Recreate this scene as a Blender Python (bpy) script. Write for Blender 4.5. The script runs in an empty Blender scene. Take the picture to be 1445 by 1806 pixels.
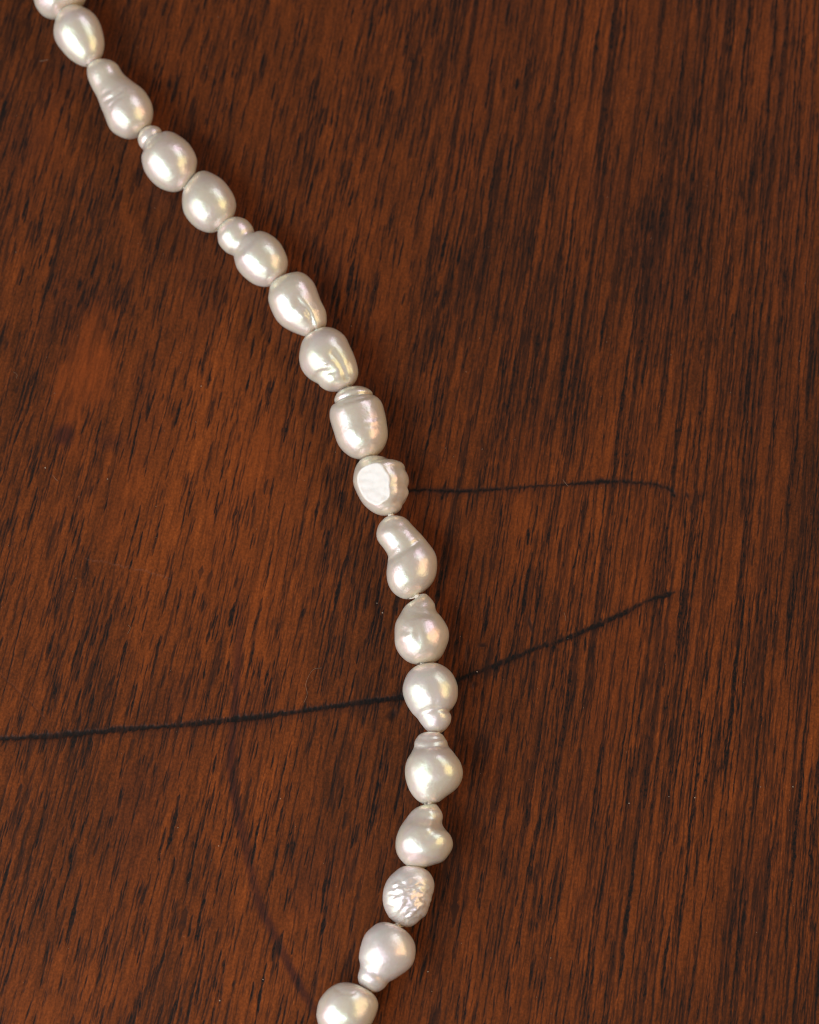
import bpy, math, random
import numpy as np
from mathutils import Vector

# ------------------------------------------------------------------ camera, lights, exposure
MM = 0.001
PXW, PXH = 1445.0, 1806.0            # size of the photograph the measurements were taken in
TILT = math.radians(18.0)            # the camera looks down, leaning this much from the vertical
DIST = 350.0                         # mm from the table's centre point to the lens
WIDTH = 87.0                         # mm of table across the picture
LENS = 24.0 * DIST / WIDTH

scene = bpy.context.scene
cam_d = bpy.data.cameras.new('camera')
cam = bpy.data.objects.new('camera', cam_d)
scene.collection.objects.link(cam)
scene.camera = cam
cam_d.sensor_fit = 'HORIZONTAL'
cam_d.sensor_width = 24.0
cam_d.lens = LENS
cam_d.clip_start = 0.01
cam_d.clip_end = 20.0
VIEW = np.array([0.0, -math.sin(TILT), math.cos(TILT)])     # towards the camera
UP = np.array([0.0, math.cos(TILT), math.sin(TILT)])
RIGHT = np.array([1.0, 0.0, 0.0])
CAM = VIEW * DIST
cam.location = Vector(CAM * MM)
cam.rotation_euler = (TILT, 0, 0)
cam_d.dof.use_dof = True
cam_d.dof.focus_distance = 0.342
cam_d.dof.aperture_fstop = 26.0

world = bpy.data.worlds.new('World')
scene.world = world
world.use_nodes = True
bg = world.node_tree.nodes['Background']
bg.inputs[0].default_value = (0.80, 0.76, 0.74, 1)
bg.inputs[1].default_value = 0.05

def area_lamp(name, direction, dist, sx, sy, power, color, spread=180):
    d = Vector(direction).normalized()
    l = bpy.data.lights.new(name, 'AREA')
    l.shape = 'RECTANGLE'; l.size = sx; l.size_y = sy
    l.energy = power; l.color = color
    o = bpy.data.objects.new(name, l)
    scene.collection.objects.link(o)
    o.location = d * dist
    o.rotation_euler = (-d).to_track_quat('-Z', 'Y').to_euler()
    return o

# a tall window to the left: sky in its upper half, sunlit garden in its lower half
area_lamp('window_sky_light', (-0.50, -0.40, 0.75), 0.35, 0.45, 0.112, 0.78, (0.72, 0.86, 1.0))
area_lamp('window_low_light', (-0.77, -0.48, 0.42), 0.35, 0.53, 0.29, 1.45, (1.0, 0.96, 0.93))
# a second, far window behind on the right
area_lamp('far_window_light', (0.50, 0.60, 0.64), 1.3, 0.72, 0.56, 3.8, (0.94, 0.92, 1.0))
# the warm lit wall on the right
area_lamp('warm_wall_light', (0.80, 0.0, 0.56), 1.3, 1.0, 0.80, 7.6, (1.0, 0.68, 0.34))

scene.view_settings.view_transform = 'Standard'
scene.view_settings.look = 'None'
scene.view_settings.exposure = 0.0
scene.view_settings.gamma = 1.0
scene.view_settings.use_curve_mapping = False
scene.render.engine = 'CYCLES'
scene.cycles.filter_width = 1.1

rng = np.random.default_rng(7)

# ------------------------------------------------------------------ photograph pixel <-> place (mm)
S = WIDTH / PXW
def ray(px, py):
    p = RIGHT * ((px - PXW / 2) * S) + UP * (-(py - PXH / 2) * S)
    return p - CAM
def at(px, py, z=0.0):
    """point on the horizontal plane z (mm) seen at a pixel of the photograph"""
    d = ray(px, py)
    t = (z - CAM[2]) / d[2]
    return CAM + d * t
def project(P):
    q = P - CAM
    k = DIST / -(q @ VIEW)
    return np.stack([(q @ RIGHT) * k / S + PXW / 2, -(q @ UP) * k / S + PXH / 2], -1)

# ------------------------------------------------------------------ small node language
class N:
    def __init__(s, tree): s.t = tree; s.nodes = tree.nodes; s.l = tree.links
    def node(s, kind, **kw):
        n = s.nodes.new(kind)
        for k, v in kw.items(): setattr(n, k, v)
        return n
    def put(s, sock, v):
        if isinstance(v, E): v = v.s
        if isinstance(v, bpy.types.NodeSocket): s.l.new(v, sock)
        else: sock.default_value = v
    def math(s, op, a, b=None, c=None, clamp=False):
        n = s.node('ShaderNodeMath', operation=op, use_clamp=clamp)
        s.put(n.inputs[0], a)
        if b is not None: s.put(n.inputs[1], b)
        if c is not None: s.put(n.inputs[2], c)
        return E(s, n.outputs[0])
    def xyz(s, x, y, z=0.0):
        n = s.node('ShaderNodeCombineXYZ')
        s.put(n.inputs[0], x); s.put(n.inputs[1], y); s.put(n.inputs[2], z)
        return n.outputs[0]
    def noise(s, vec, scale=1.0, detail=2.0, rough=0.5, dist=0.0, color=False):
        n = s.node('ShaderNodeTexNoise')
        s.put(n.inputs['Vector'], vec); s.put(n.inputs['Scale'], scale)
        s.put(n.inputs['Detail'], detail); s.put(n.inputs['Roughness'], rough); s.put(n.inputs['Distortion'], dist)
        return n.outputs['Color'] if color else E(s, n.outputs[0])
    def step(s, x, lo, hi, a=0.0, b=1.0, smooth=True):
        n = s.node('ShaderNodeMapRange', interpolation_type='SMOOTHSTEP' if smooth else 'LINEAR')
        s.put(n.inputs[0], x); s.put(n.inputs[1], lo); s.put(n.inputs[2], hi); s.put(n.inputs[3], a); s.put(n.inputs[4], b)
        return E(s, n.outputs[0])
    def mix(s, f, a, b, mode='MIX'):
        n = s.node('ShaderNodeMix', data_type='RGBA', blend_type=mode)
        n.clamp_factor = True
        s.put(n.inputs[0], f); s.put(n.inputs[6], a); s.put(n.inputs[7], b)
        return n.outputs[2]
class E:
    def __init__(s, n, sock): s.n = n; s.s = sock
    def __add__(s, o): return s.n.math('ADD', s, o)
    __radd__ = __add__
    def __sub__(s, o): return s.n.math('SUBTRACT', s, o)
    def __rsub__(s, o): return s.n.math('SUBTRACT', o, s)
    def __mul__(s, o): return s.n.math('MULTIPLY', s, o)
    __rmul__ = __mul__
    def __truediv__(s, o): return s.n.math('DIVIDE', s, o)
    def abs(s): return s.n.math('ABSOLUTE', s)
    def clamp(s): return s.n.math('ADD', s, 0.0, clamp=True)

def material(name):
    m = bpy.data.materials.new(name); m.use_nodes = True
    return m, N(m.node_tree), m.node_tree.nodes['Principled BSDF']
def rgb(r, g, b):       # sRGB 0..255 to linear
    f = lambda c: ((c / 255 + 0.055) / 1.055) ** 2.4 if c > 10 else c / 255 / 12.92
    return (f(r), f(g), f(b), 1.0)

# ------------------------------------------------------------------ the wood
def wood_material():
    m, n, p = material('dark_mahogany')
    at1 = n.node('ShaderNodeAttribute', attribute_name='grain')      # r tone, g pores and cuts, b purple stain
    at2 = n.node('ShaderNodeAttribute', attribute_name='marks')      # r amber figure, g soft shadow painted beside the cuts, b bright fibres
    s1 = n.node('ShaderNodeSeparateColor'); n.put(s1.inputs[0], at1.outputs['Color'])
    s2 = n.node('ShaderNodeSeparateColor'); n.put(s2.inputs[0], at2.outputs['Color'])
    tc = n.node('ShaderNodeTexCoord')
    mp = n.node('ShaderNodeMapping'); n.put(mp.inputs['Vector'], tc.outputs['Object'])
    mp.inputs['Scale'].default_value = (4200.0, 3000.0, 1.0)
    speck = n.noise(mp.outputs[0], 1.0, 1.0, 0.7)
    tone = E(n, s1.outputs[0]) + (speck - 0.5) * 0.62
    ramp = n.node('ShaderNodeValToRGB')
    n.put(ramp.inputs[0], tone)
    cr = ramp.color_ramp
    cols = [(0.0, (49, 28, 16)), (0.28, (75, 39, 20)), (0.5, (98, 49, 22)), (0.74, (121, 60, 25)), (1.0, (151, 77, 31))]
    while len(cr.elements) < len(cols): cr.elements.new(0.5)
    for e, (pos, c) in zip(cr.elements, cols): e.position = pos; e.color = rgb(*c)
    col = ramp.outputs[0]
    col = n.mix(E(n, s2.outputs[0]), col, rgb(142, 66, 26))
    col = n.mix(E(n, s1.outputs[2]), col, rgb(44, 25, 26))
    col = n.mix(E(n, s2.outputs[1]), col, rgb(42, 26, 22))  # brown shadow along the scratches, mixed into the wood colour
    dark = (E(n, s1.outputs[1]) * (0.97 + (speck - 0.5) * 0.9)).clamp()
    col = n.mix(dark, col, rgb(20, 17, 15))
    col = n.mix(E(n, s2.outputs[2]), col, rgb(128, 92, 78))
    n.put(p.inputs['Base Color'], col)
    n.put(p.inputs['Roughness'], 0.42 + dark * 0.2 + (speck - 0.5) * 0.15)
    n.put(p.inputs['Specular IOR Level'], 0.12)
    return m

def finish(name, verts, faces, mat, parent=None, smooth=True):
    me = bpy.data.meshes.new(name)
    me.from_pydata([tuple(float(c) * MM for c in q) for q in verts], [], faces)
    me.update()
    if smooth: me.shade_smooth()
    o = bpy.data.objects.new(name, me)
    o.data.materials.append(mat)
    scene.collection.objects.link(o)
    if parent: o.parent = parent
    return o

def catmull_open(pts, k=6):
    p = np.array(pts, float)
    if len(p) < 3: return p
    p = np.vstack([2 * p[0] - p[1], p, 2 * p[-1] - p[-2]]); out = []
    for i in range(1, len(p) - 2):
        a, b, c, d = p[i - 1], p[i], p[i + 1], p[i + 2]
        for t in np.arange(k) / k:
            out.append(0.5 * (2 * b + (c - a) * t + (2 * a - 5 * b + 4 * c - d) * t * t + (3 * b - a - 3 * c + d) * t ** 3))
    out.append(p[-2])
    return np.array(out)

# tabletop: one slab whose upper face carries the pores and scratches as real grooves
def lattice(seed):
    t = np.random.default_rng(seed).random((256, 256)).astype(np.float32)
    def f(a, b):
        ia = np.floor(a).astype(np.int32); ib = np.floor(b).astype(np.int32)
        fa = a - ia; fb = b - ib; fa = fa * fa * (3 - 2 * fa); fb = fb * fb * (3 - 2 * fb)
        i_, j_ = ia & 255, ib & 255; i1, j1 = (ia + 1) & 255, (ib + 1) & 255
        return (t[i_, j_] * (1 - fa) + t[i1, j_] * fa) * (1 - fb) + (t[i_, j1] * (1 - fa) + t[i1, j1] * fa) * fb
    return f
def fractal(seed, a, b, octaves=3, gain=0.5):
    out = 0; amp = 1; tot = 0
    for o in range(octaves):
        out = out + amp * lattice(seed + o)(a * 2 ** o + 17.3 * o, b * 2 ** o + 5.1 * o); tot += amp; amp *= gain
    return out / tot - 0.5
def smooth(x, lo, hi):
    t = np.clip((x - lo) / (hi - lo), 0, 1); return t * t * (3 - 2 * t)

def lean_at(x): return 0.172 - 0.0013 * np.clip(x, -60, 60)

def tabletop():
    g = np.random.default_rng(21)
    DX, DY = 0.080, 0.140
    cx0, cx1, cy0, cy1 = -49.0, 49.0, -61.0, 64.0
    far = lambda a, b, k: a + (b - a) * np.linspace(0, 1, k + 1)[1:] ** 2.2
    xs = np.concatenate([far(cx0, -420, 26)[::-1], np.arange(cx0, cx1, DX), far(cx1, 420, 26)])
    ys = np.concatenate([far(cy0, -330, 26)[::-1], np.arange(cy0, cy1, DY), far(cy1, 330, 26)])
    X, Y = np.meshgrid(xs.astype(np.float32), ys.astype(np.float32))       # rows are y
    H, Wd = X.shape
    slow = fractal(100, X * 0.022, Y * 0.010, 2)
    U = X - lean_at(X) * Y + slow * 7.0
    rag = fractal(110, U * 1.3, Y * 0.25, 2) * (0.5 - 0.25 * smooth(X, -5, 20)) + fractal(115, U * 2.5, Y * 2.2, 2) * 0.16
    UU = U + rag
    right = smooth(X + 0.1 * Y + fractal(120, U * 0.05, Y * 0.01, 2) * 30, -6, 22)
    # ---- body tone
    tone = 0.50 + fractal(130, U * 0.085, Y * 0.035, 3) * 0.36
    tone += fractal(140, UU * 0.55, Y * 0.05, 3, 0.6) * 0.15
    tone += fractal(150, UU * 2.6, Y * 0.20, 3, 0.7) * 0.46
    tone += fractal(160, UU * 6.0, Y * 0.9, 2, 0.7) * 0.34
    # ---- pores, stroke by stroke
    dark = np.zeros_like(X); 
    dens = lattice(170)
    jit = np.convolve(g.random(4100), np.hanning(7) / np.hanning(7).sum(), 'same').astype(np.float32)[:4096]; jit = np.clip((jit - 0.5) * 1.7 + 0.5, 0, 1)
    def stroke(x0, y0, L, w, d, wig=0.10, taper=0.6, soft=0.035):
        ja = np.searchsorted(ys, y0 - L / 2); jb = np.searchsorted(ys, y0 + L / 2)
        if jb - ja < 2: return
        yy = ys[ja:jb]; t = (yy - y0) / (L / 2)
        ph = g.uniform(0, 6.28, 3)
        xc = x0 + (lean_at(x0) + g.normal(0, 0.012)) * (yy - y0) + wig * np.sin(yy * 0.7 + ph[0]) + wig * 0.45 * np.sin(yy * 2.3 + ph[1]) + wig * 0.2 * np.sin(yy * 6.1 + ph[2])
        k = g.integers(0, 4096 - 1200); jj = jit[k:k + len(yy)]
        if len(jj) < len(yy): return
        ww = w * np.clip(1 - t * t, 0, 1) ** taper * (0.55 + 0.9 * jj)
        dd = d * (0.8 + 0.45 * np.roll(jj, 3))
        ia = np.searchsorted(xs, xc.min() - w * 2 - 0.2); ib = np.searchsorted(xs, xc.max() + w * 2 + 0.2)
        a = np.abs(xs[ia:ib][None, :] - xc[:, None])
        v = np.clip((ww[:, None] + soft - a) / (2 * soft), 0, 1) * dd[:, None] * np.clip(ww / 0.05, 0, 1)[:, None]
        sub = dark[ja:jb, ia:ib]
        np.maximum(sub, v, out=sub)
    def rightness(x, y): return float(smooth(np.float32(x + 0.1 * y), -4, 24))
    ux = lambda x, y: x - lean_at(x) * y
    def accept(x, y, p): 
        dn = dens(np.float32(ux(x, y) * 0.16 + 40), np.float32(y * 0.055 + 40))
        return g.random() < p * (0.35 + 0.65 * smooth(dn, 0.12, 0.72)) + 0.05
    for _ in range(18500):                    # short pores
        x, y = g.uniform(cx0, cx1), g.uniform(cy0, cy1); r = rightness(x, y)
        if g.random() < r * 0.62 or not accept(x, y, 1.0): continue
        L = g.lognormal(math.log(3.1 + 1.6 * smooth(x, -30, 5)), 0.5); w = g.lognormal(math.log(0.050), 0.5)
        stroke(x, y, L, w, g.uniform(0.4, 1.0), 0.05)
    for _ in range(1300):                     # bold pores, as bundles of fibres
        x, y = g.uniform(cx0, cx1), g.uniform(cy0, cy1); r = rightness(x, y)
        if g.random() < r * 0.7 or not accept(x, y, 0.9): continue
        L = g.lognormal(math.log(3.6), 0.42); d = g.uniform(0.7, 1.0)
        for _k in range(g.integers(2, 5)):
            q = g.normal(0, 0.5)
            stroke(x + g.normal(0, 0.11) + lean_at(x) * q, y + q, L * g.uniform(0.5, 1.0), g.uniform(0.045, 0.11), d * g.uniform(0.75, 1.0), 0.05)
    for _ in range(2700):                    # long straight vessel lines on the right
        x, y = g.uniform(cx0, cx1), g.uniform(cy0 - 10, cy1 + 10); r = rightness(x, y)
        if g.random() > r * 0.95 + 0.07 or not accept(x, y, 1.0): continue
        L = g.lognormal(math.log(6.0 + 12.0 * r), 0.55); L = min(L, 90)
        stroke(x, y, L, g.lognormal(math.log(0.058), 0.45), g.uniform(0.6, 1.0), 0.06, 0.4)
    for _ in range(45):                     # broad dark growth bands there
        x, y = g.uniform(2, cx1), g.uniform(cy0, cy1)
        if g.random() > rightness(x, y): continue
        L = g.uniform(18, 60)
        for _k in range(6):
            q = g.normal(0, 4)
            stroke(x + g.normal(0, 0.22) + lean_at(x) * q, y + q, L * g.uniform(0.3, 1.0), g.uniform(0.06, 0.16), g.uniform(0.35, 0.85), 0.06, 0.4)
    for _k in range(12):                     # the dark seam right of the middle
        py_ = g.uniform(900, 1420); c_ = at(1221 - (py_ - 897) * 0.1 + g.normal(0, 5), py_)
        stroke(c_[0], c_[1], g.uniform(6, 22), g.uniform(0.06, 0.15), g.uniform(0.6, 1.0), 0.05, 0.4)
    tone -= 0.06 * smooth(fractal(180, U * 0.5, Y * 0.03, 3), 0.05, 0.3) * right
    # ---- figure, stains, blotches
    def spot(px, py, rx, ry, sft=0.5, warp=0.5, shear=0.2, seed=1):
        c = at(px, py); dx = (X - c[0] - (Y - c[1]) * shear) / rx; dy = (Y - c[1]) / ry
        return 1 - smooth(np.sqrt(dx * dx + dy * dy) + fractal(200 + seed, X * 0.55, Y * 0.3, 3) * warp, 1 - sft, 1 + sft)
    amber = spot(152, 650, 2.3, 6.5, 0.9, 1.6, 0.2, 1) * 0.5 * (0.8 + fractal(150, UU * 2.6, Y * 0.20, 3, 0.7) * 1.2)
    amber = np.maximum(amber, 0.12 * smooth(fractal(215, U * 0.16, Y * 0.05, 3), 0.16, 0.34))
    dark *= 1 - 0.75 * spot(152, 650, 2.6, 6.5, 0.4, 1.0, 0.2, 1)
    def seg_field(pts):
        """distance (mm) to a curve through photograph pixels, signed offset in y, and position along it"""
        q = np.array([at(*r_)[:2] for r_ in catmull_open(pts, 6)])
        best = np.full(X.shape, 1e9, np.float32); sgn = np.zeros_like(best); par = np.zeros_like(best)
        ja, jb = np.searchsorted(ys, q[:, 1].min() - 4), np.searchsorted(ys, q[:, 1].max() + 4)
        ia, ib = np.searchsorted(xs, q[:, 0].min() - 4), np.searchsorted(xs, q[:, 0].max() + 4)
        xx, yy = X[ja:jb, ia:ib] , Y[ja:jb, ia:ib]
        jx = fractal(230, UU[ja:jb, ia:ib] * 3.6, Y[ja:jb, ia:ib] * 0.5, 3, 0.75) * 0.42
        bb = np.full(xx.shape, 1e9); ss = np.zeros(xx.shape); pp = np.zeros(xx.shape)
        for k in range(len(q) - 1):
            ab = q[k + 1] - q[k]; t = np.clip(((xx - q[k, 0]) * ab[0] + (yy + jx - q[k, 1]) * ab[1]) / (ab @ ab), 0, 1)
            ex = xx - (q[k, 0] + t * ab[0]); ey = yy + jx - (q[k, 1] + t * ab[1]); d_ = np.hypot(ex, ey)
            m_ = d_ < bb; bb[m_] = d_[m_]; ss[m_] = ey[m_]; pp[m_] = (k + t)[m_] / (len(q) - 1)
        best[ja:jb, ia:ib] = bb; sgn[ja:jb, ia:ib] = ss; par[ja:jb, ia:ib] = pp
        return best, sgn, par
    ST = [(424, 960), (423, 1060), (420, 1150), (413, 1274), (408, 1349), (418, 1429), (433, 1489), (453, 1578), (483, 1648), (523, 1728), (548, 1770), (600, 1830)]
    d_, sg, pr = seg_field(ST)
    wob = fractal(240, X * 0.5, Y * 0.35, 3) * 0.9
    stain = (1 - smooth(d_ + wob * 0.22, 0.1, 0.8)) * (0.75 + 0.25 * smooth(fractal(245, X * 0.3, Y * 0.16, 2), -0.25, 0.1)) * 0.72 * smooth(pr, 0.02, 0.25)
    stain = np.maximum(stain, spot(113, 765, 0.95, 1.05, 0.65, 1.2, 0.1, 3) * 0.7)
    stain = np.maximum(stain, spot(200, 780, 1.6, 0.9, 0.7, 1.0, 0.0, 4) * 0.3)
    stain = np.maximum(stain, 0.16 * smooth(fractal(250, X * 0.11, Y * 0.08, 3), 0.08, 0.30))
    # ---- scratches cut across the grain
    A = [(-200, 1316), (-60, 1309), (0, 1303.5), (90, 1298), (209, 1287), (319, 1278.5), (418, 1268.6), (498, 1258.6), (598, 1244.7), (648, 1237), (730, 1228)]
    B = [(795, 1205), (841, 1185.7), (899, 1163), (949, 1142), (999, 1125.4), (1049, 1104.7), (1099, 1082), (1140, 1061), (1190, 1044.5)]
    C = [(700, 866), (739, 864), (804, 866), (874, 862.6), (916, 859), (974, 855.5), (1032, 851), (1094, 848.5), (1140, 852), (1169, 857), (1184, 864), (1192, 876)]
    cut_shadow = np.zeros_like(X); cut = np.zeros_like(X)
    for k, (pts, w, sft, amp, hw, hamp) in enumerate(((A, 0.25, 0.09, 1.0, 1.0, 0.50), (B, 0.25, 0.14, 1.0, 0.8, 0.45), (C, 0.15, 0.13, 1.0, 0.9, 0.45))):
        d_, sg, pr = seg_field(pts)
        wv = w * (0.65 + 0.9 * (fractal(260 + k, X * 0.4, Y * 0.0, 2) + 0.5)) * (0.35 + 0.65 * smooth(np.minimum(pr, 1 - pr), 0.0, 0.03))
        cr_ = (1 - smooth(d_, wv - sft, wv + sft)) * amp * np.clip(0.72 + 1.1 * (fractal(270 + k, UU * 4.0, Y * 0.3, 2) + 0.25), 0, 1.05)
        cut = np.maximum(cut, np.clip(cr_, 0, 1))
        cut_shadow = np.maximum(cut_shadow, np.where(sg < 0, 1 - smooth(-sg, 0, hw * 1.6), 1 - smooth(sg, 0, hw * 0.8)) * (d_ < 3) * hamp * (0.5 + fractal(280 + k, X * 0.25, Y * 0.2, 2) * 1.2 + 0.3))  # painted soft shadow beside each cut, wider on the lower side
    for pts, cnt, dd_ in ((A, 230, 0.30), (B, 90, 0.22), (C, 60, 0.15)):       # torn fibres along the cuts
        q = np.array([at(*r_)[:2] for r_ in catmull_open(pts, 10)])
        for _k in range(cnt):
            i_ = g.integers(0, len(q) - 1); f_ = g.random(); c_ = q[i_] * (1 - f_) + q[i_ + 1] * f_
            stroke(c_[0], c_[1] + g.normal(0, dd_), g.uniform(0.5, 1.5), g.uniform(0.03, 0.08), g.uniform(0.5, 1.0), 0.02)
    for k, (px, py, rx, ry, sh) in enumerate(((935, 1100, 0.16, 0.8, -0.25), (851, 1138, 0.5, 0.24, 0.0), (1212, 871, 0.15, 0.5, -0.3), (1221, 895, 0.25, 0.5, 0.2), (838, 1207, 0.3, 0.4, 0.1), (690, 1262, 0.5, 0.5, 0.3), (826, 1150, .16, .9, .1), (1325, 1426, .22, .22, 0))):
        cut = np.maximum(cut, spot(px, py, rx, ry, 0.5, 0.9, sh, 30 + k) * 0.75)
    cut_shadow = np.clip(cut_shadow, 0, 1)
    bright = np.zeros_like(X)
    for k, pts in enumerate(([(150, 985), (240, 1003), (300, 1020)], [(0, 1190), (45, 1232), (80, 1270)], [(745, 795), (765, 800), (790, 812)])):
        d_, sg, pr = seg_field(pts)
        bright = np.maximum(bright, (1 - smooth(d_, 0.02, 0.10)) * (0.20 if k == 0 else 0.0)); cut = np.maximum(cut, (1 - smooth(d_, 0.02, 0.13)) * (0.0 if k == 0 else 0.40))
    pores = dark.copy()
    dark = np.maximum(dark, cut)
    Z = -0.030 * pores - 0.085 * cut + (fractal(150, UU * 2.6, Y * 0.20, 3, 0.7)) * 0.006 + fractal(300, X * 0.03, Y * 0.03, 2) * 0.05
    core = (X > cx0) & (X < cx1) & (Y > cy0) & (Y < cy1)
    Z = np.where(core, Z, 0); Z -= 0.03
    # ---- eased edge, sides and underside
    co = np.stack([X, Y, Z], -1).reshape(-1, 3)
    idx = np.arange(H * Wd).reshape(H, Wd)
    quads = np.stack([idx[:-1, :-1], idx[:-1, 1:], idx[1:, 1:], idx[1:, :-1]], -1).reshape(-1, 4)
    border = np.concatenate([idx[0, :], idx[1:, -1], idx[-1, -2::-1], idx[-2:0:-1, 0]])
    bx = co[border]; nb = len(border); base = len(co); extra = []; eq = []
    sgnx = np.where(bx[:, 0] >= xs[-1] - 1e-3, 1, np.where(bx[:, 0] <= xs[0] + 1e-3, -1, 0)); sgny = np.where(bx[:, 1] >= ys[-1] - 1e-3, 1, np.where(bx[:, 1] <= ys[0] + 1e-3, -1, 0))
    prev = border
    for out, z in ((0.8, -0.2), (1.6, -0.8), (2.0, -2.0), (2.0, -23.0)):
        ring_ = np.stack([bx[:, 0] + sgnx * out, bx[:, 1] + sgny * out, np.full(nb, z)], -1)
        cur = base + np.arange(nb); base += nb; extra.append(ring_)
        eq.append(np.stack([prev, cur, np.roll(cur, -1), np.roll(prev, -1)], -1)); prev = cur
    allco = np.concatenate([co] + extra); allq = np.concatenate([quads] + eq)
    me = bpy.data.meshes.new('tabletop')
    nv, nf = len(allco), len(allq)
    me.vertices.add(nv); me.vertices.foreach_set('co', (allco * MM).astype(np.float32).ravel())
    me.loops.add(nf * 4); me.loops.foreach_set('vertex_index', allq.astype(np.int32).ravel())
    me.polygons.add(nf); me.polygons.foreach_set('loop_start', np.arange(0, nf * 4, 4, dtype=np.int32)); me.polygons.foreach_set('loop_total', np.full(nf, 4, np.int32))
    me.update(calc_edges=True)
    me.polygons.foreach_set('use_smooth', np.ones(nf, bool))
    def attr(name, r, g_, b_):
        c = np.zeros((nv, 4), np.float32); c[:, 0] = 0.5; c[:, 3] = 1
        n0 = H * Wd
        for i, ch in enumerate((r, g_, b_)): c[:n0, i] = np.clip(ch, 0, 1).reshape(-1); c[n0:, i] = 0.4 if (i == 0 and name == 'grain') else 0.0
        a = me.attributes.new(name, 'FLOAT_COLOR', 'POINT'); a.data.foreach_set('color', c.ravel())
    attr('grain', tone, dark, stain); attr('marks', amber, cut_shadow, bright)
    o = bpy.data.objects.new('tabletop', me); me.materials.append(wood_material())
    scene.collection.objects.link(o)
    o['kind'] = 'structure'
    o['label'] = 'dark reddish brown mahogany tabletop with black pores and long scratches'
    o['category'] = 'tabletop'
    return o

tabletop()

# ------------------------------------------------------------------ the pearls
def pearl_material():
    m, n, p = material('white_nacre')
    tc = n.node('ShaderNodeTexCoord')
    oi = n.node('ShaderNodeObjectInfo')
    rnd = E(n, oi.outputs['Random'])
    sep = n.node('ShaderNodeSeparateXYZ'); n.put(sep.inputs[0], tc.outputs['Object'])
    ox = E(n, sep.outputs[0]) * 1000.0; oy = E(n, sep.outputs[1]) * 1000.0; oz = E(n, sep.outputs[2]) * 1000.0
    P = n.xyz(ox + rnd * 57.0, oy, oz)
    hue = n.noise(P, 0.33, 2.0, 0.5)
    hue2 = n.noise(P, 0.55, 2.0, 0.5, 0.6)
    grain = n.noise(P, 7.0, 2.0, 0.7)
    col = n.mix(n.step(hue, 0.38, 0.62), (0.78, 0.665, 0.585, 1), (0.78, 0.69, 0.555, 1))
    col = n.mix(n.step(hue2, 0.52, 0.75) * 0.55, col, (0.74, 0.625, 0.60, 1))
    col = n.mix(n.step(rnd, 0.55, 0.95) * 0.8, col, (0.78, 0.71, 0.66, 1))
    col = n.mix((1.0 - n.step(rnd, 0.05, 0.45)) * 0.8, col, (0.78, 0.67, 0.53, 1))
    col = n.mix(n.step(grain, 0.3, 0.7) * 0.12, col, (0.52, 0.44, 0.38, 1))
    ck = n.node('ShaderNodeAttribute', attribute_name='chalk'); ck = E(n, ck.outputs['Fac'])
    col = n.mix(ck * 0.6, col, (0.74, 0.70, 0.66, 1))
    n.put(p.inputs['Base Color'], col)
    n.put(p.inputs['Metallic'], 0.26 - ck * 0.26)
    n.put(p.inputs['Subsurface Weight'], 0.4)
    p.inputs['Subsurface Radius'].default_value = (1.0, 0.75, 0.6)
    n.put(p.inputs['Subsurface Scale'], 0.0014)
    n.put(p.inputs['Roughness'], 0.33 + (grain - 0.5) * 0.10 + (rnd - 0.5) * 0.08 + ck * 0.35)
    n.put(p.inputs['IOR'], 2.5)
    n.put(p.inputs['Thin Film Thickness'], (520.0 + hue2 * 190.0 + rnd * 190.0) * (1.0 - ck))
    n.put(p.inputs['Thin Film IOR'], 1.185)
    n.put(p.inputs['Coat Weight'], 0.45 - ck * 0.4)
    n.put(p.inputs['Coat Roughness'], 0.12)
    n.put(p.inputs['Coat IOR'], 1.5)
    bump = n.node('ShaderNodeBump')
    n.put(bump.inputs['Strength'], 0.6); n.put(bump.inputs['Distance'], 0.00008)
    n.put(bump.inputs['Height'], n.noise(P, 1.4, 3.0, 0.55) + grain * 0.10)
    n.put(p.inputs['Normal'], bump.outputs[0])
    return m
NACRE = pearl_material()

def catmull(pts, k=10):
    p = np.array(pts, float); m = len(p); out = []
    for i in range(m):
        a, b, c, d = p[i - 1], p[i], p[(i + 1) % m], p[(i + 2) % m]
        for t in np.arange(k) / k:
            out.append(0.5 * (2 * b + (c - a) * t + (2 * a - 5 * b + 4 * c - d) * t * t + (3 * b - a - 3 * c + d) * t ** 3))
    return np.array(out)

class Lumps:            # smooth random bumps, a few sines along random directions
    def __init__(s, n, f0, f1):
        d = rng.normal(size=(n, 3)); d /= np.linalg.norm(d, axis=1)[:, None]
        s.k = d * rng.uniform(f0, f1, n)[:, None]; s.ph = rng.uniform(0, 6.28, n)
    def __call__(s, P): return np.sin(P @ s.k.T + s.ph).sum(1) / math.sqrt(len(s.ph))

def polyline_dist(Q, pts):
    pts = np.array(pts, float); best = np.full(len(Q), 1e9)
    for a, b in zip(pts, pts[1:]):
        ab = b - a; t = np.clip(((Q - a) @ ab) / (ab @ ab), 0, 1)
        best = np.minimum(best, np.linalg.norm(Q - (a + t[:, None] * ab), axis=1))
    return best

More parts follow.
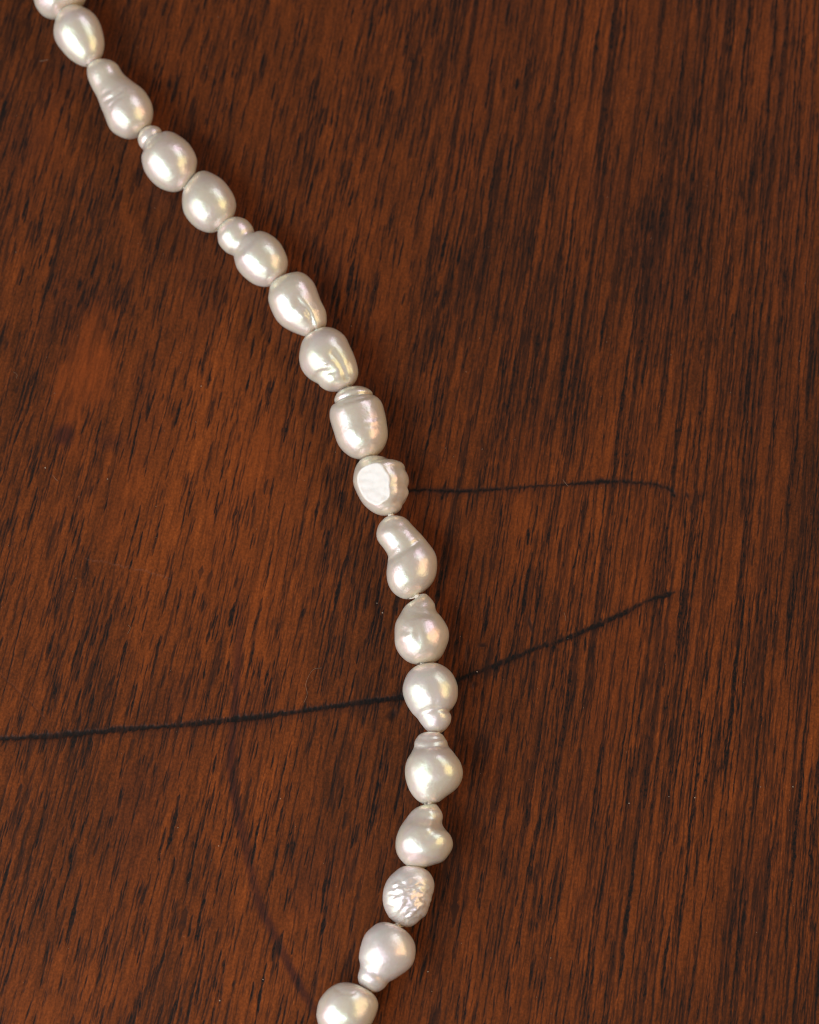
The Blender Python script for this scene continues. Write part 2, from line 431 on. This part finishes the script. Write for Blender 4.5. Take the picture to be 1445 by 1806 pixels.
NS, NR = 90, 88
HOLES = []
def pearl(parent, outline, a, b, flat=0.95, features=(), label=None, lump=0.024, face=None, bumpy=None):
    """outline, hole a and hole b in photograph pixels; the body is lofted round the drill axis"""
    poly = catmull(outline)
    a = np.array(a, float); b = np.array(b, float)
    span = np.linalg.norm(b - a)
    ax = (b - a) / span; nx = np.array([-ax[1], ax[0]])
    half = (np.ptp(poly @ nx)) / 2 * S
    zc = half * flat
    W = np.array([at(q[0], q[1], zc) for q in poly])
    cen = (W.min(0) + W.max(0)) / 2
    W[:, 1] = cen[1] + (W[:, 1] - cen[1]) * (math.cos(TILT) ** 0.5)
    A = at(a[0], a[1], zc); B = at(b[0], b[1], zc)
    u = (B - A); u[2] = 0; u /= np.linalg.norm(u)
    w = np.array([-u[1], u[0], 0.0])
    sp = (W - cen) @ u; vp = (W - cen) @ w
    s0, s1 = sp.min(), sp.max()
    th = np.linspace(0, math.pi, NS)
    st = (s0 + s1) / 2 - np.cos(th) * (s1 - s0) / 2
    lo = np.zeros(NS); hi = np.zeros(NS)
    m = len(sp)
    for i, s in enumerate(st):
        if i in (0, NS - 1):
            j = np.argmin(np.abs(sp - s)); lo[i] = hi[i] = vp[j]; continue
        xs = []
        for j in range(m):
            p0, p1 = sp[j], sp[(j + 1) % m]
            if (p0 - s) * (p1 - s) <= 0 and p0 != p1:
                t = (s - p0) / (p1 - p0); xs.append(vp[j] + t * (vp[(j + 1) % m] - vp[j]))
        lo[i], hi[i] = min(xs), max(xs)
    wid = (hi - lo) / 2; mid = (hi + lo) / 2
    # depth follows the width but is a little calmer
    ker = np.hanning(15); ker /= ker.sum()
    calm = np.convolve(np.pad(wid, 7, mode='edge'), ker, 'valid')
    env = np.minimum(1, wid / (calm + 1e-6))
    hgt = (0.65 * wid + 0.35 * calm * env) * flat
    rh = 0.34                                         # drill hole radius, mm
    rings = []
    ph = np.linspace(0, 2 * math.pi, NR, endpoint=False)
    keep = [i for i in range(NS) if wid[i] > rh]
    def ring(s, c, ww, hh):
        return cen + np.outer(np.full(NR, s), u) + np.outer(c + ww * np.cos(ph), w) + np.outer(hh * np.sin(ph), [0, 0, 1.0])
    i0, i1 = keep[0], keep[-1]
    e0 = ring(st[i0] - 0.02, mid[i0], rh * 0.9, rh * 0.9); e00 = ring(st[i0] + 0.9, mid[i0], rh * 0.8, rh * 0.8)
    e1 = ring(st[i1] + 0.02, mid[i1], rh * 0.9, rh * 0.9); e11 = ring(st[i1] - 0.9, mid[i1], rh * 0.8, rh * 0.8)
    rings = [e00, e0] + [ring(st[i], mid[i], wid[i], hgt[i]) for i in keep] + [e1, e11]
    V = np.array(rings)                                # rings x NR x 3
    nr = len(rings)
    V[:, :, 2] += 0.0
    # normals for the carving
    def normals(V):
        du = np.gradient(V, axis=0)
        dv = np.roll(V, -1, 1) - np.roll(V, 1, 1)
        n_ = np.cross(du, dv); l = np.linalg.norm(n_, axis=2, keepdims=True)
        n_ = n_ / np.maximum(l, 1e-9)
        out = np.sign(np.einsum('ijk,ijk->', n_, V - V.mean(1, keepdims=True)))
        return n_ * out
    body = slice(2, nr - 2)
    Nn = normals(V)
    F = V.reshape(-1, 3); G = Nn.reshape(-1, 3)
    disp = np.zeros(len(F))
    mask = np.zeros((nr, NR)); mask[body] = 1; mask = mask.reshape(-1)
    r = half
    disp += Lumps(9, 0.5, 1.3)(F) * lump * r + Lumps(10, 1.6, 3.2)(F) * lump * 0.35 * r
    Q = project(F)
    front = np.clip((G @ VIEW) * 3.0 + 0.4, 0, 1)
    for f in features:
        kind = f[0]
        if kind == 'line':
            _, pts, wd, amp = f
            d_ = polyline_dist(Q, catmull_open(pts)); disp += amp * np.exp(-(d_ / wd) ** 2) * front
        elif kind == 'dent':
            _, x, y, rx, ry, amp = f
            disp += amp * np.exp(-((Q[:, 0] - x) / rx) ** 2 - ((Q[:, 1] - y) / ry) ** 2) * front
        elif kind == 'step':                            # a little cliff: higher on one side of a line
            _, pts, wd, amp = f
            P_ = np.array(pts, float); d0 = P_[-1] - P_[0]; nn = np.array([-d0[1], d0[0]]) / np.linalg.norm(d0)
            d_ = polyline_dist(Q, catmull_open(pts)) * np.sign((Q - P_.mean(0)) @ nn)
            disp += amp * d_ / wd * np.exp(-(d_ / wd) ** 2) * front
        elif kind == 'wrinkle':                         # short ridges and pits in a patch
            _, x, y, rx, ry, ang, wl, amp = f
            gw = np.random.default_rng(int(x * 7 + y))
            for _k in range(int(rx * ry / (wl * wl) * 4.5)):
                px_, py_ = x + gw.uniform(-rx, rx), y + gw.uniform(-ry, ry)
                if ((px_ - x) / rx) ** 2 + ((py_ - y) / ry) ** 2 > 1: continue
                an = ang + math.pi / 2 + gw.normal(0, 0.35); ln = wl * gw.uniform(0.5, 1.3)
                seg = [(px_ - ln * math.cos(an), py_ - ln * math.sin(an)), (px_ + gw.normal(0, 2), py_ + gw.normal(0, 2)), (px_ + ln * math.cos(an), py_ + ln * math.sin(an))]
                d_ = polyline_dist(Q, catmull_open(seg, 4))
                disp += amp * gw.choice([1.0, -1.0, 0.7]) * gw.uniform(0.5, 1.1) * np.exp(-(d_ / (wl * 0.26)) ** 2) * front
    if bumpy is not None:                               # scalloped rim on one side
        x, y, rx, ry, amp = bumpy
        env_ = np.exp(-((Q[:, 0] - x) / rx) ** 2 - ((Q[:, 1] - y) / ry) ** 2)
        disp += amp * env_ * Lumps(14, 3.2, 5.5)(F)
    F = F + G * (disp * mask)[:, None]
    chalk = np.zeros(len(F))
    if face is not None:                                # a flattened, slightly rough facet
        nv, dist, amp = face
        nv = np.array(nv, float); nv = RIGHT * nv[0] + UP * nv[1] + VIEW * nv[2]; nv /= np.linalg.norm(nv)
        c0 = cen + 0.0
        h = (F - c0) @ nv - dist * half
        soft = 0.10
        hs = np.logaddexp(0, h / 0.07) * 0.07
        rough_ = Lumps(16, 2.0, 4.5)(F) * amp * 0.5 + Lumps(16, 5.0, 10.0)(F) * amp * 0.5
        rim = np.exp(-((h - 0.10) / 0.12) ** 2) * 0.07
        cut = np.clip(h / soft, 0, 1); chalk = np.clip((h - 0.02) / 0.08, 0, 1) * mask
        F = F - np.outer(hs * 0.97 * mask, nv) + np.outer((rough_ * cut + rim) * mask, nv)
    V = F.reshape(nr, NR, 3)
    V[:, :, 2] -= V[body, :, 2].min()
    verts = V.reshape(-1, 3)
    faces = []
    for i in range(nr - 1):
        for j in range(NR):
            k = (j + 1) % NR
            faces.append((i * NR + j, i * NR + k, (i + 1) * NR + k, (i + 1) * NR + j))
    org = np.array([cen[0], cen[1], 0.0])
    z_axis = V[2:nr - 2, :, 2].max() / 2
    HOLES.append((V[1].mean(0), V[nr - 2].mean(0)))
    o = finish('pearl', verts - org, faces, NACRE, parent)
    o.location = Vector(org * MM)
    if face is not None:
        at_ = o.data.attributes.new('chalk', 'FLOAT', 'POINT'); at_.data.foreach_set('value', chalk.astype(np.float32))
    if label: o['label'] = label
    return o

necklace = bpy.data.objects.new('pearl_necklace', None)
necklace.empty_display_size = 0.005
scene.collection.objects.link(necklace)
necklace['label'] = 'strand of white baroque freshwater pearls lying across the dark wooden tabletop'
necklace['category'] = 'necklace'

# beads of the strand just beyond the top edge of the picture
def round_outline(cx, cy, rx, ry, ang=0.0):
    t = np.linspace(0, 2 * math.pi, 14, endpoint=False)
    ca, sa = math.cos(ang), math.sin(ang)
    return [(cx + rx * math.cos(q) * ca - ry * math.sin(q) * sa, cy + rx * math.cos(q) * sa + ry * math.sin(q) * ca) for q in t]
pearl(necklace, round_outline(28, -214, 45, 54, -0.35), (10, -262), (46, -166))
pearl(necklace, round_outline(68, -111, 46, 56, -0.35), (50, -163), (88, -60))

pearl(necklace, [(59, -5), (64, 12), (75, 24), (94, 30), (113, 27), (126, 17), (142, 8), (151, 0), (153, -15), (142, -38), (115, -56), (86, -57), (66, -42), (58, -22)],
      (88, -56), (122, 20), features=[('line', [(97, -12), (110, 6), (122, 24)], 9, -0.16), ('dent', 92, 8, 12, 14, 0.08)],
      label='two-lobed pearl cut off by the top edge of the picture')
pearl(necklace, [(140, 11), (164, 23), (178.5, 43), (184, 72), (181, 93.5), (175, 104), (166, 111), (154, 118), (133.5, 111.5), (115.5, 97), (99.4, 75.5), (94.3, 57.6), (98.5, 36), (108, 21.6), (121, 12.6)],
      (124, 13), (165, 113), label='smooth oval pearl, second from the top edge')
pearl(necklace, [(155, 114), (159.6, 105), (176.7, 103.4), (194.7, 105.3), (209, 113.3), (220, 131.3), (238, 147.5), (256, 163.7), (267.6, 183.5), (271, 201.5), (266.7, 219.5), (256, 230), (245, 237), (225, 243), (207.3, 237.5), (193, 225), (180.3, 196), (169.5, 167.3), (157, 142), (153, 124)],
      (166, 104), (250, 236), features=[('line', [(186, 178), (200, 171), (214, 160)], 4, -0.12), ('line', [(196, 186), (205, 176), (216, 170)], 3, -0.07), ('line', [(178, 170), (192, 160)], 4, -0.07)],
      label='long pear-shaped pearl with a waist, third from the top edge')
pearl(necklace, [(244, 244), (248.8, 233), (256, 225), (266.5, 221.5), (279.8, 224.4), (286, 231), (287, 236.5), (302, 234.3), (319.6, 242), (337.4, 257.6), (348.4, 279.7), (347.3, 297.4), (343, 312), (328.5, 331), (313, 338.4), (295.3, 336), (273, 324), (255.4, 304), (249.2, 284), (251, 269.5), (251.5, 264), (245.5, 255)],
      (258, 223), (337, 326), features=[('line', [(251, 266), (262, 258), (276, 246), (287, 235)], 4, -0.10)],
      label='egg-shaped pearl with a tiny round bead fused to its upper end')
pearl(necklace, [(361.7, 303), (375, 308.5), (395, 320.7), (410.4, 339.5), (416.6, 359.4), (412.6, 377), (403.8, 389), (388.3, 401.5), (370.6, 408), (352.9, 403.7), (337.4, 392.6), (325.2, 375), (321.4, 355), (324, 337.3), (335, 320), (348.4, 306.3)],
      (347, 308), (397, 396), label='nearly round pearl with a slightly flattened top')
pearl(necklace, [(388.3, 397), (403.8, 387), (419.3, 384.2), (434.8, 389.3), (445.9, 400), (451, 410), (463.6, 409.3), (481.3, 417), (496.8, 432.5), (506.8, 454.7), (507, 470.2), (501.2, 484), (485.7, 499), (470.2, 505), (450.3, 501.2), (432.6, 490), (419.3, 474.6), (413.8, 458), (411, 449.5), (399.4, 443.6), (387.2, 430.3), (383.9, 417), (384.3, 406)],
      (393, 391), (491, 497), features=[('line', [(411, 449), (424, 443), (440, 428), (450, 411)], 7, -0.10), ('dent', 470, 491, 5, 4, 0.06)],
      label='snowman-shaped pearl of two round lobes, smaller one uppermost')
pearl(necklace, [(477.8, 502.6), (488.4, 493), (504, 485.2), (523.3, 481.7), (536.9, 484.2), (550.4, 496.8), (560, 514.3), (567.9, 531.7), (575.6, 547.2), (577, 560.8), (574.7, 572.4), (566, 580), (555, 587), (542.7, 591.4), (525.3, 587), (504, 578.2), (488.4, 565.6), (478.8, 549), (473.3, 529.8), (474.5, 514.3)],
      (489, 493), (559, 587), features=[('step', [(554, 580), (549, 560), (541, 543), (526, 529)], 7, 0.13), ('line', [(554, 580), (549, 560), (541, 543), (526, 529)], 4, -0.12), ('line', [(507, 556), (516, 551), (524, 541)], 5, -0.10), ('dent', 533, 557, 9, 9, 0.10)],
      label='drop-shaped pearl with a curved fold along its right side')
pearl(necklace, [(544.6, 590), (560, 579), (579.5, 576.8), (595, 581), (610.5, 595.6), (620.2, 615), (627, 634.4), (632.8, 653.8), (631.8, 667.3), (623, 681), (608.6, 687), (595, 690.6), (577.6, 689.6), (567, 682.8), (560, 674), (546.6, 665.4), (535, 651.8), (529, 634.4), (528.5, 619), (533, 603)],
      (563, 579), (603, 689), features=[('line', [(586, 622), (597, 636), (606, 652), (612, 668)], 6, -0.17), ('wrinkle', 576, 648, 16, 16, 1.15, 8, 0.05), ('line', [(556, 666), (570, 657), (588, 655)], 6, -0.12), ('dent', 583, 672, 10, 8, 0.10), ('line', [(615, 640), (622, 665)], 4, -0.05)],
      label='lumpy oval pearl with wrinkled pit near its lower end')
pearl(necklace, [(602, 688), (611, 684), (624.6, 681.5), (640.8, 682.5), (653.4, 688), (658.5, 694), (656, 699.5), (664, 700.5), (673, 710.4), (678.5, 726.6), (682, 746.4), (684, 764.4), (682, 778.7), (675, 793), (664, 803), (649.8, 808), (633.6, 809.7), (617.4, 805.7), (603, 795), (594, 780.5), (587.7, 757), (583.2, 735.6), (585, 721.2), (592.5, 714.5), (592.5, 711), (590.8, 705), (594, 696)],
      (622, 683), (652, 806), features=[('line', [(592, 713), (612, 709), (636, 702), (657, 698)], 4, -0.10), ('line', [(640, 746), (660, 744), (674, 741)], 4, 0.05), ('line', [(652, 715), (655, 745), (657, 780)], 4, 0.03)],
      label='barrel-shaped pearl with a flat cap at its upper end')
pearl(necklace, [(640.8, 808.4), (657, 803.6), (675, 805.7), (689.3, 812), (703.7, 814.7), (712.7, 820), (715.4, 829), (720, 840), (720.8, 850.7), (718, 861), (719.6, 870.5), (716.3, 879.5), (710, 888.5), (707.3, 897.5), (699, 905), (680.3, 910), (662.3, 907.4), (644.4, 894), (631.8, 876), (622.8, 856), (621.3, 841.7), (625.5, 825.5), (633.6, 813)],
      (656, 804), (690, 908), features=[('line', [(701, 822), (706, 850), (700, 885)], 5, -0.05)], face=((-0.37, 0.04, 0.93), 0.68, 0.042), bumpy=(714, 858, 20, 50, 0.05),
      label='squat button pearl with a rough flat bright facet and scalloped right rim')
pearl(necklace, [(676, 915), (686.4, 908), (702.6, 908), (717, 913.3), (729.5, 926.8), (742, 941), (756.5, 957.4), (767.3, 971.8), (772, 988), (770, 1009.5), (763.7, 1025.7), (753, 1038.3), (740.3, 1048), (726, 1056.3), (711.5, 1056.3), (695.4, 1047.3), (685.5, 1031), (682.2, 1011.3), (684.6, 991.5), (685, 979), (677.4, 966.4), (667.5, 952), (664.8, 939.4), (668.4, 925)],
      (693, 908), (730, 1053), features=[('step', [(736, 952), (718, 964), (692, 982)], 7, 0.10), ('line', [(738, 950), (718, 965), (690, 983)], 5, -0.11), ('line', [(676, 928), (692, 924), (708, 928)], 6, -0.06)],
      label='bent kidney-shaped pearl with a diagonal crease below the flat-faced pearl')
pearl(necklace, [(726, 1058), (738.5, 1050), (747.5, 1043), (758, 1051), (767.3, 1063.5), (771, 1077), (781.7, 1092.3), (790.7, 1112), (791.6, 1130), (785.3, 1148), (776.3, 1161), (762, 1168.8), (738.5, 1171), (718.7, 1166), (704.4, 1153.5), (695.4, 1137.3), (694, 1117.5), (697, 1096), (706, 1079.7), (715, 1067)],
      (748, 1043), (750, 1169), features=[('line', [(718, 1084), (738, 1080), (762, 1082)], 7, -0.11), ('dent', 736, 1118, 5, 9, -0.10), ('dent', 750, 1120, 9, 10, 0.08), ('dent', 714, 1112, 8, 7, -0.07), ('dent', 708, 1136, 8, 7, -0.06), ('dent', 726, 1106, 8, 6, 0.05), ('line', [(722, 1070), (734, 1072)], 3, 0.04)],
      label='turnip-shaped pearl with a pointed top and dimpled belly')
pearl(necklace, [(736, 1171.6), (756, 1168), (773, 1169), (787.8, 1175.7), (799.4, 1188), (807, 1204.8), (808.6, 1219.8), (806, 1234.7), (799.4, 1247), (793.5, 1255.5), (796, 1264.6), (793.6, 1276), (784.5, 1287.8), (774.5, 1294), (763, 1293.7), (753, 1288), (743, 1276), (736, 1267), (724.7, 1254.6), (714.7, 1238), (709.4, 1218), (711.4, 1201.5), (719.7, 1185)],
      (754, 1168), (770, 1294), features=[('line', [(737, 1264), (748, 1256), (772, 1250), (794, 1255)], 5, -0.14), ('dent', 757, 1265, 8, 7, 0.05), ('line', [(760, 1200), (768, 1225), (768, 1245)], 6, -0.05)],
      label='acorn-shaped pearl, its small knob pointing down, beside the end of the long scratch')
pearl(necklace, [(753, 1292), (778, 1293), (787.8, 1304.5), (792.8, 1317.7), (802.8, 1331), (812, 1346), (815.6, 1364), (812.7, 1379), (802.8, 1392.5), (786, 1407.4), (771, 1417.4), (756.3, 1419.9), (741, 1418), (726.4, 1404), (718, 1385.8), (715, 1364), (717, 1344), (724.7, 1329.4), (729.7, 1317.7), (733, 1306), (741, 1296)],
      (766, 1293), (757, 1420), features=[('line', [(730, 1319), (748, 1319), (772, 1317), (792, 1316)], 4, -0.10), ('line', [(736, 1311), (752, 1312), (782, 1309)], 4, 0.06), ('line', [(738, 1303), (758, 1304), (784, 1302)], 3, -0.05)],
      label='bell-shaped pearl with two rings round its narrow top')
pearl(necklace, [(741, 1420), (756, 1416), (769.5, 1416.6), (777.8, 1426.6), (782, 1438), (781, 1453), (787.7, 1464.8), (796.9, 1476.4), (800, 1489.7), (796, 1503), (782.8, 1518), (766, 1523.7), (748, 1528.7), (733, 1529.5), (719.7, 1527), (706.4, 1514.6), (699, 1499.7), (698.4, 1481.4), (704.7, 1461.5), (716.3, 1443), (728, 1428)],
      (757, 1417), (735, 1530), features=[('line', [(782, 1456), (770, 1462), (756, 1474)], 9, -0.15), ('line', [(757, 1430), (764, 1444), (756, 1462)], 7, 0.07), ('dent', 744, 1450, 9, 10, -0.06)],
      label='heart-shaped pearl with a bulge on its right side')
pearl(necklace, [(702, 1532), (716, 1527), (732, 1527.5), (746, 1530.4), (757.8, 1539.5), (764.5, 1552.8), (765.3, 1566), (761, 1586), (752.9, 1611), (739.6, 1624), (726.3, 1634), (713, 1635.5), (699.7, 1630.9), (686.4, 1617.6), (677.3, 1599), (674.8, 1581), (678, 1562.8), (686.4, 1546)],
      (731, 1528), (708, 1635), features=[('wrinkle', 717, 1586, 30, 40, 1.0, 9, 0.085), ('wrinkle', 748, 1588, 14, 30, 1.9, 10, 0.06), ('wrinkle', 722, 1618, 22, 12, 0.8, 8, 0.035), ('line', [(702, 1552), (722, 1568), (744, 1582)], 5, -0.05)],
      label='oval pearl with a patch of wrinkled ridges on its face')
pearl(necklace, [(682, 1626), (700, 1632), (718, 1643), (729.6, 1659), (733, 1677), (729.6, 1697), (718, 1713), (700, 1725.7), (687.3, 1733), (678.3, 1743), (664, 1750), (649.5, 1748), (635, 1736.5), (631, 1724), (633.7, 1704), (631.5, 1688), (635, 1666.4), (644, 1646.6), (660, 1632), (671, 1627)],
      (697, 1630), (653, 1749), features=[('line', [(632, 1703), (646, 1706), (664, 1716), (682, 1734)], 8, -0.10)],
      label='pear-shaped pearl narrowing towards lower left, second from the bottom edge')
pearl(necklace, [(606, 1732), (622.6, 1734), (637, 1740), (653, 1749), (664, 1761.7), (666.6, 1774), (662, 1790.5), (653, 1808), (640, 1823), (612, 1833), (582, 1828), (563, 1812), (557, 1796), (557.4, 1783), (563, 1763.5), (575.8, 1745.5), (590, 1735.6)],
      (642, 1742), (584, 1829), label='rounded pearl cut off by the bottom edge of the picture',
      features=[('line', [(592, 1742), (606, 1752), (624, 1752)], 5, -0.05)])
# and beyond the bottom edge
pearl(necklace, round_outline(548, 1874, 46, 56, 0.62), (580, 1830), (516, 1919))
pearl(necklace, round_outline(482, 1962, 46, 55, 0.70), (516, 1920), (448, 2004))

# ------------------------------------------------------------------ the silk thread through the drill holes
def silk_material():
    m, n, p = material('cream_silk')
    tc = n.node('ShaderNodeTexCoord')
    g = n.noise(tc.outputs['Object'], 9000.0, 2.0)
    n.put(p.inputs['Base Color'], n.mix(g, (0.70, 0.60, 0.48, 1), (0.84, 0.77, 0.67, 1)))
    n.put(p.inputs['Roughness'], 0.75)
    return m
def thread():
    path = []
    for a, b in HOLES: path += [a, b]
    path = np.array(path)
    pts = []
    for i in range(len(path) - 1):
        for t in np.arange(6) / 6: pts.append(path[i] * (1 - t) + path[i + 1] * t)
    pts.append(path[-1]); pts = np.array(pts)
    R, K = 0.13, 8
    T = np.gradient(pts, axis=0); T /= np.maximum(np.linalg.norm(T, axis=1), 1e-6)[:, None]
    side = np.cross(T, [0, 0, 1.0]); side /= np.linalg.norm(side, axis=1)[:, None]; up = np.cross(side, T)
    verts, faces = [], []
    for i in range(len(pts)):
        for k in range(K):
            a = 2 * math.pi * k / K; rr = R * (1 + 0.12 * math.cos(2 * a + i * 1.1))
            verts.append(pts[i] + side[i] * rr * math.cos(a) + up[i] * rr * math.sin(a))
    for i in range(len(pts) - 1):
        for k in range(K):
            j = (k + 1) % K
            faces.append((i * K + k, i * K + j, (i + 1) * K + j, (i + 1) * K + k))
    o = finish('thread', verts, faces, silk_material(), necklace)
    o['label'] = 'thin cream silk thread strung through the pearls'
thread()
def knots():
    silk = bpy.data.materials['cream_silk']
    me = None
    for i in range(2, len(HOLES) - 3):
        a, b = HOLES[i][1], HOLES[i + 1][0]
        c = (a + b) / 2
        if me is None:                                   # a small overhand knot: a lumpy ball
            verts, faces = [], []
            nu, nv_ = 14, 9
            for j in range(nv_):
                for k in range(nu):
                    th_ = math.pi * (j + 0.5) / nv_; ph_ = 2 * math.pi * k / nu
                    r_ = 0.30 * (1 + 0.14 * math.sin(3 * ph_ + 4 * th_) + 0.08 * math.sin(5 * th_))
                    verts.append((r_ * math.sin(th_) * math.cos(ph_), r_ * math.sin(th_) * math.sin(ph_), r_ * math.cos(th_)))
            for j in range(nv_ - 1):
                for k in range(nu):
                    q = (k + 1) % nu; faces.append((j * nu + k, (j + 1) * nu + k, (j + 1) * nu + q, j * nu + q))
            faces.append(tuple(range(nu))); faces.append(tuple(reversed(range((nv_ - 1) * nu, nv_ * nu))))
            o = finish('knot', verts, faces, silk, necklace); me = o.data
        else:
            o = bpy.data.objects.new('knot', me); scene.collection.objects.link(o); o.parent = necklace
        o.location = Vector(c * MM); o.rotation_euler = (i * 1.3, i * 0.7, i * 2.1)
knots()

# ------------------------------------------------------------------ dust and lint on the lacquer
def dust():
    m, n, p = material('pale_dust')
    n.put(p.inputs['Base Color'], (0.36, 0.27, 0.20, 1)); n.put(p.inputs['Roughness'], 0.9)
    verts, faces = [], []
    def blob(c, r):
        k0 = len(verts)
        for d in ((1, 0, 0), (0, 1, 0), (-1, 0, 0), (0, -1, 0), (0, 0, 0.8), (0, 0, -0.5)):
            verts.append(np.array(c) + np.array(d) * r * rng.uniform(0.6, 1.3) + np.array([0, 0, r * 0.4]))
        for i in range(4):
            faces.append((k0 + i, k0 + (i + 1) % 4, k0 + 4)); faces.append((k0 + (i + 1) % 4, k0 + i, k0 + 5))
    spec = [(80, 825, .09), (495, 1409, .10), (314, 1460, .09), (386, 1492, .08), (464, 1728, .08), (388, 1765, .09), (190, 845, .07), (355, 681, .07),
            (620, 575, .07), (842, 1185, .10), (675, 1081, .09), (665, 1064, .07), (755, 1714, .09), (762, 1749, .08), (1180, 1405, .07), (1226, 1407, .08),
            (1399, 1388, .10), (1342, 1388, .06), (1110, 1417, .08), (972, 1690, .07), (1335, 1645, .06), (128, 1043, .06), (275, 893, .06), (134, 1020, .05)]
    for px, py, r in spec: blob(at(px, py), r * 0.9)
    for _ in range(170):
        blob(at(rng.uniform(0, PXW), rng.uniform(0, PXH)), rng.uniform(0.018, 0.045))
    o = finish('dust', verts, faces, m, smooth=False)
    o['kind'] = 'stuff'; o['label'] = 'pale dust specks scattered on the dark tabletop'; o['category'] = 'dust'
dust()

def lint():
    m, n, p = material('brown_lint')
    n.put(p.inputs['Base Color'], (0.22, 0.13, 0.08, 1)); n.put(p.inputs['Roughness'], 0.8)
    verts, faces = [], []
    def hair(px, r=0.016):
        c = catmull_open(px, 8)
        pts = np.array([at(q[0], q[1]) for q in c]); pts[:, 2] = r + 0.05 * np.sin(np.linspace(0, math.pi, len(pts)))
        T = np.gradient(pts, axis=0); T /= np.linalg.norm(T, axis=1)[:, None]
        sd = np.cross(T, [0, 0, 1.0]); k0 = len(verts)
        for i in range(len(pts)):
            for k in range(4):
                a = math.pi / 2 * k
                verts.append(pts[i] + sd[i] * r * math.cos(a) + np.array([0, 0, r * math.sin(a)]))
        for i in range(len(pts) - 1):
            for k in range(4):
                j = (k + 1) % 4
                faces.append((k0 + i * 4 + k, k0 + i * 4 + j, k0 + i * 4 + 4 + j, k0 + i * 4 + 4 + k))
    hair([(536, 1240), (542, 1225), (540, 1205), (552, 1182), (568, 1178)])
    hair([(993, 846), (998, 853), (1003, 858)]); hair([(995, 1080), (998, 1090), (997, 1095)])
    hair([(70, 108), (78, 107), (85, 105)], 0.04)
    hair([(225, 1118), (230, 1108), (226, 1102)])
    hair([(93, 838), (98, 845), (102, 848)]); hair([(24, 656), (30, 661), (29, 668)])
    o = finish('lint', verts, faces, m)
    o['kind'] = 'stuff'; o['label'] = 'fine brown lint fibres lying on the dark tabletop'; o['category'] = 'lint'
lint()
